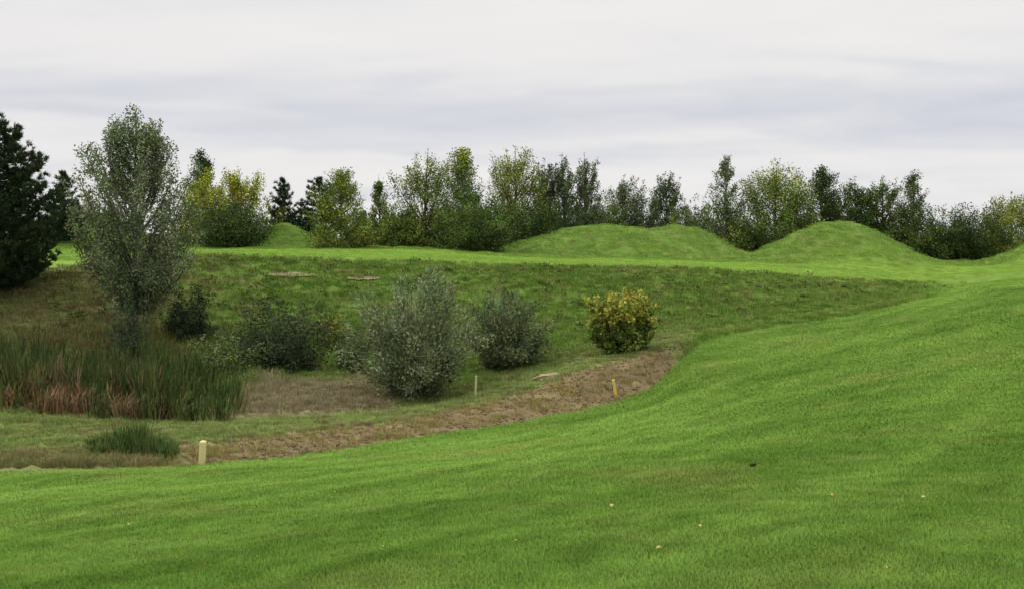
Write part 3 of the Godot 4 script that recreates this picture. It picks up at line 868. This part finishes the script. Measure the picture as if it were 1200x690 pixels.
	scatter("russet_reeds", reed, grass_mat, russet, "dry russet and straw reed stems among the green reeds", "reeds")
	# rushes at the fairway lip
	rng.seed = 61
	var rush := PackedFloat32Array()
	for i in 330:
		var px := rng.randf_range(104.0, 206.0)
		var d := rng.randf_range(22.4, 24.6)
		var edge := 1.0 - absf(px - 155.0) / 56.0
		put(rush, at(px, d), rng.randf() * TAU, 0.6, rng.randf_range(0.6, 1.45) * (0.4 + 0.6 * edge), Vector2(rng.randf_range(-0.2, 0.2), rng.randf_range(-0.2, 0.2)), jitter(Color(0.090, 0.135, 0.040), 0.3))
	scatter("rushes", reed, grass_mat, rush, "patch of dark green rushes at the fairway edge left of the stake", "rushes")

func build_grass() -> void:
	# mown turf
	rng.seed = 70
	var short := turf(30, 0.09, 0.027, 0.0065)
	var buffer := PackedFloat32Array()
	for i in 270000:
		var d := 3.4 * pow(69.0 / 3.4, pow(rng.randf(), 0.85))
		var px := rng.randf_range(-90.0, 1290.0)
		var v := v_at(px, d)
		if v > 4.02 and not (px > 1060.0 and zone_rough(px, v) < rng.randf()):
			continue
		if v > 8.0:
			continue
		var p := at(px, d)
		var k := clampf(d / 11.0, 0.7, 3.0)
		put(buffer, p, rng.randf() * TAU, k, rng.randf_range(0.7, 1.25) * (0.85 + 0.15 * k), Vector2.ZERO, jitter(cover(px, v, p.x, p.z) * 1.15, 0.10))
	scatter("fairway_grass", short, grass_mat, buffer, "short mown bright green grass of the sloping fairway", "grass")
	# plateau and mounds
	buffer = PackedFloat32Array()
	for i in 85000:
		var d := rng.randf_range(58.0, 100.0)
		var px := rng.randf_range(-60.0, 1260.0)
		var v := v_at(px, d)
		if v < 8.0:
			continue
		var p := at(px, d)
		var tall := 1.0 if v < 9.0 else rng.randf_range(1.5, 6.0)
		put(buffer, p, rng.randf() * TAU, rng.randf_range(2.6, 4.5), tall, Vector2.ZERO, jitter(cover(px, v, p.x, p.z) * 1.1, 0.18))
	scatter("mound_grass", short, grass_mat, buffer, "grass covering the mounds and the level strip below the trees", "grass")
	# long grass of the banks and the hollow
	rng.seed = 71
	var long := tuft(15, 0.16, 0.34, 0.012, 0.7, 0.5)
	var weed := Faces.new()
	for i in 26:
		var a := rng.randf() * TAU
		var dir := Vector3(cos(a), rng.randf_range(0.1, 1.1), sin(a)).normalized()
		var side := dir.cross(Vector3(rng.randf_range(-0.4, 0.4), 1, rng.randf_range(-0.4, 0.4))).normalized()
		var g := rng.randf_range(0.75, 1.25)
		weed.leaf(dir * rng.randf_range(0.03, 0.3), dir * 0.15, side * 0.05, Color(g, g, g))
	var weeds := PackedFloat32Array()
	buffer = PackedFloat32Array()
	for i in 105000:
		var d := 21.0 * pow(74.0 / 21.0, rng.randf())
		var px := rng.randf_range(-90.0, 1140.0)
		var v := v_at(px, d)
		if v < 4.03 or v > 8.0 or rng.randf() > zone_rough(px, v) + 0.02:
			continue
		var p := at(px, d)
		var c := cover(px, v, p.x, p.z)
		var bare := v < 4.95 and px > 190.0 and px < 800.0
		var patch := noise_b.get_noise_2d(p.x * 14.0, p.z * 14.0)
		if bare and (rng.randf() > 0.15 + maxf(0.0, patch) * 0.5 + 0.15 * smoothstep(560.0, 780.0, px)):
			continue
		if v > 5.75 and v < 6.6 and px > 265.0 and px < 455.0 and rng.randf() < 0.45:
			continue
		var tall := rng.randf_range(0.35, 1.1) * (1.0 + patch * 0.7)
		if px < 330.0 and v > 6.35 and v < 7.35:
			tall *= 2.4
		if v < 6.0 and v > 4.9:
			tall *= 0.55
		if bare:
			tall *= 0.6
			c = Color(0.20, 0.22, 0.06).lerp(Color(0.32, 0.25, 0.10), rng.randf())
		if v < 4.95 and px < 240.0:
			tall *= 1.15
			if rng.randf() < 0.25:
				c = Color(0.27, 0.20, 0.11)
		if rng.randf() < 0.08:
			c = c.lerp(Color(0.30, 0.25, 0.13), 0.7)
		var spot := noise_c.get_noise_2d(p.x * 11.0, p.z * 11.0)
		if v > 6.7 and spot > 0.1 and rng.randf() < 0.12:
			put(weeds, p, rng.randf() * TAU, rng.randf_range(0.5, 1.1), rng.randf_range(0.5, 1.2), Vector2.ZERO, jitter(Color(0.110, 0.160, 0.042).lerp(Color(0.200, 0.220, 0.080), rng.randf() * rng.randf()), 0.25))
		else:
			put(buffer, p, rng.randf() * TAU, clampf(d / 30.0, 0.8, 1.7), tall, Vector2(rng.randf_range(-0.25, 0.25), rng.randf_range(-0.25, 0.25)), jitter(c * 1.1, 0.22))
	scatter("rough_grass", long, grass_mat, buffer, "uneven long grass on the bank and in the hollow", "grass")
	scatter("bank_weeds", weed.mesh(), grass_mat, weeds, "broad-leaved weeds scattered through the long grass of the bank", "weeds")
	# clods on the bare soil
	rng.seed = 72
	var clods := PackedFloat32Array()
	for i in 16000:
		var px := rng.randf_range(185.0, 815.0)
		var d := rng.randf_range(22.0, 41.0)
		var v := v_at(px, d)
		if v < 4.0 or v > 4.97:
			continue
		var k := 0.3 + rng.randf() * rng.randf() * 1.2
		put(clods, at(px, d), rng.randf() * TAU, k, k * rng.randf_range(0.6, 1.0), Vector2.ZERO, jitter(Color(0.245, 0.185, 0.110).lerp(Color(0.175, 0.135, 0.078), rng.randf()), 0.25))
	scatter("soil_clods", stone_mesh(Vector3(0.055, 0.04, 0.05), 0.5, Color.WHITE, 4, 6), soil_mat, clods, "brown clods of soil strewn over the bare bank", "soil")
	# pale dead stalks on the dry patch
	var stalks := PackedFloat32Array()
	for i in 2600:
		var px := rng.randf_range(262.0, 458.0)
		var d := rng.randf_range(33.0, 42.5)
		var v := v_at(px, d)
		if v < 5.85 or v > 6.65 + rng.randf_range(-0.2, 0.2):
			continue
		put(stalks, at(px, d), rng.randf() * TAU, 1.2, rng.randf_range(0.3, 0.9), Vector2(rng.randf_range(-0.8, 0.8), rng.randf_range(-0.8, 0.8)), jitter(Color(0.310, 0.260, 0.170).lerp(Color(0.200, 0.180, 0.095), rng.randf()), 0.25))
	scatter("dead_stalks", long, grass_mat, stalks, "pale dead stalks lying on the dry ground between reeds and willow", "stalks")

func foot(px: float, sight: float) -> float:       # how far the ground is along a line of sight
	var d := 4.0
	while d < 64.0 and HORIZON + (EYE - at(px, d).y) / d * FOCAL > sight:
		d += 0.03
	return d

func build_small_things() -> void:
	rng.seed = 80
	var paint := StandardMaterial3D.new()
	paint.vertex_color_use_as_albedo = true
	paint.roughness = 0.75
	paint.albedo_texture = grain(0.05, 0.8, 1.0)
	paint.uv1_triplanar = true
	paint.uv1_scale = Vector3(3, 0.8, 3)
	for s in [
		[236, 543, 516, 0.065, Color(0.88, 0.77, 0.38), Vector3(0.02, 0, -0.07), "cream-white marker stake standing beside the rushes at the fairway edge"],
		[722, 464, 444, 0.045, Color(0.85, 0.68, 0.15), Vector3(0.0, 0, 0.16), "yellow leaning marker stake in the bare soil below the golden bush"],
		[557, 463, 440, 0.038, Color(0.70, 0.72, 0.34), Vector3(0.0, 0, -0.04), "pale yellow-green marker stake beside the foot of the silvery willow"],
	]:
		var p := at(s[0], foot(s[0], s[1]))
		var tall: float = EYE + (s[2] - HORIZON) / FOCAL * p.z - p.y
		var o := mesh_node(numbered("marker_stake"), post_mesh(maxf(tall, 0.4), s[3], s[4]), paint, self)
		o.position = p
		o.rotation = s[5]
		tag(o, s[6], "stake", "hazard marker stakes")
	# flat pale stone at the top of the soil bank
	var q := at(641, 35.6)
	var stone := mesh_node("flat_stone", stone_mesh(Vector3(0.52, 0.14, 0.3), 0.25, Color(0.52, 0.40, 0.25), 8, 14), soil_mat, self)
	stone.position = q + Vector3(0, 0.05, 0)
	stone.rotation = Vector3(0, 0.25, 0.12)
	tag(stone, "pale flat stone at the upper edge of the bare soil bank", "stone")
	# sandy scars near the top of the far bank
	for s in [[340, 323.5, 58, 2.3], [426, 327.5, 40, 2.0]]:
		var f := Faces.new()
		var rows := []
		for side in [-1.0, -0.3, 0.3, 1.0]:
			var row := []
			for k in 19:
				var t := k / 18.0
				var px: float = s[0] + (t - 0.5) * s[2]
				var half: float = s[3] * (sin(PI * clampf(t, 0.02, 0.98)) * 0.7 + 0.3) * (1.0 + 0.5 * noise_b.get_noise_2d(px * 3.0, side * 30.0))
				var want: float = s[1] - side * half
				var d := 48.0
				while d < 64.0:
					var g := at(px, d)
					if HORIZON + (EYE - g.y) / d * FOCAL < want:
						break
					d += 0.05
				row.append(at(px, d) + Vector3(0, 0.07, 0))
			rows.append(row)
		for r in rows.size() - 1:
			for k in 18:
				var c := jitter(Color(0.46, 0.40, 0.24), 0.12)
				f.tri(rows[r][k], rows[r + 1][k], rows[r][k + 1], c)
				f.tri(rows[r][k + 1], rows[r + 1][k], rows[r + 1][k + 1], c)
		var o := mesh_node(numbered("sand_scar"), f.mesh(), soil_mat, self)
		o.set_meta("kind", "structure")
	# fallen leaves and a clod on the fairway
	var leaf := Faces.new()
	for k in 6:
		var t0 := k / 6.0
		var t1 := (k + 1) / 6.0
		var w0 := sin(PI * pow(t0, 0.8)) * 0.4
		var w1 := sin(PI * pow(t1, 0.8)) * 0.4
		for sd in [-1.0, 1.0]:
			var a := Vector3(t0 - 0.5, 0.14 * sin(t0 * 3.0), 0)
			var b := Vector3(t1 - 0.5, 0.14 * sin(t1 * 3.0), 0)
			var c := b + Vector3(0, w1 * 0.45, sd * w1)
			var e := a + Vector3(0, w0 * 0.45, sd * w0)
			leaf.tri(a, b, c, Color.WHITE)
			leaf.tri(a, c, e, Color.WHITE)
	var leaf_shape := leaf.mesh()
	for s in [[393, 580], [450, 646], [240, 667], [820, 622], [773, 649], [717, 597], [1041, 674], [975, 585], [1083, 588], [606, 640], [150, 618]]:
		var d := 4.0
		while d < 30.0 and HORIZON + (EYE - at(s[0], d).y) / d * FOCAL > s[1]:
			d += 0.03
		var m := StandardMaterial3D.new()
		m.albedo_color = Color(0.66, 0.62, 0.40).lerp(Color(0.70, 0.55, 0.25), rng.randf())
		m.roughness = 0.8
		m.backlight = Color(0.3, 0.3, 0.2)
		m.cull_mode = BaseMaterial3D.CULL_DISABLED
		var o := mesh_node(numbered("fallen_leaf"), leaf_shape, m, self)
		o.position = at(s[0], d) + Vector3(0, 0.035, 0)
		o.scale = Vector3.ONE * rng.randf_range(0.028, 0.045)
		o.rotation = Vector3(rng.randf_range(-0.3, 0.3), rng.randf() * TAU, rng.randf_range(-0.3, 0.3))
		tag(o, "small pale fallen leaf lying on the mown fairway", "leaf", "fallen leaves on the fairway")
	var dd := 4.0
	while dd < 30.0 and HORIZON + (EYE - at(883, dd).y) / dd * FOCAL > 549.0:
		dd += 0.03
	var clod := mesh_node("earth_clod", stone_mesh(Vector3(0.034, 0.022, 0.028), 0.4, Color(0.05, 0.04, 0.03)), soil_mat, self)
	clod.position = at(883, dd) + Vector3(0, 0.035, 0)
	tag(clod, "small dark clod of earth lying on the mown fairway", "clod")
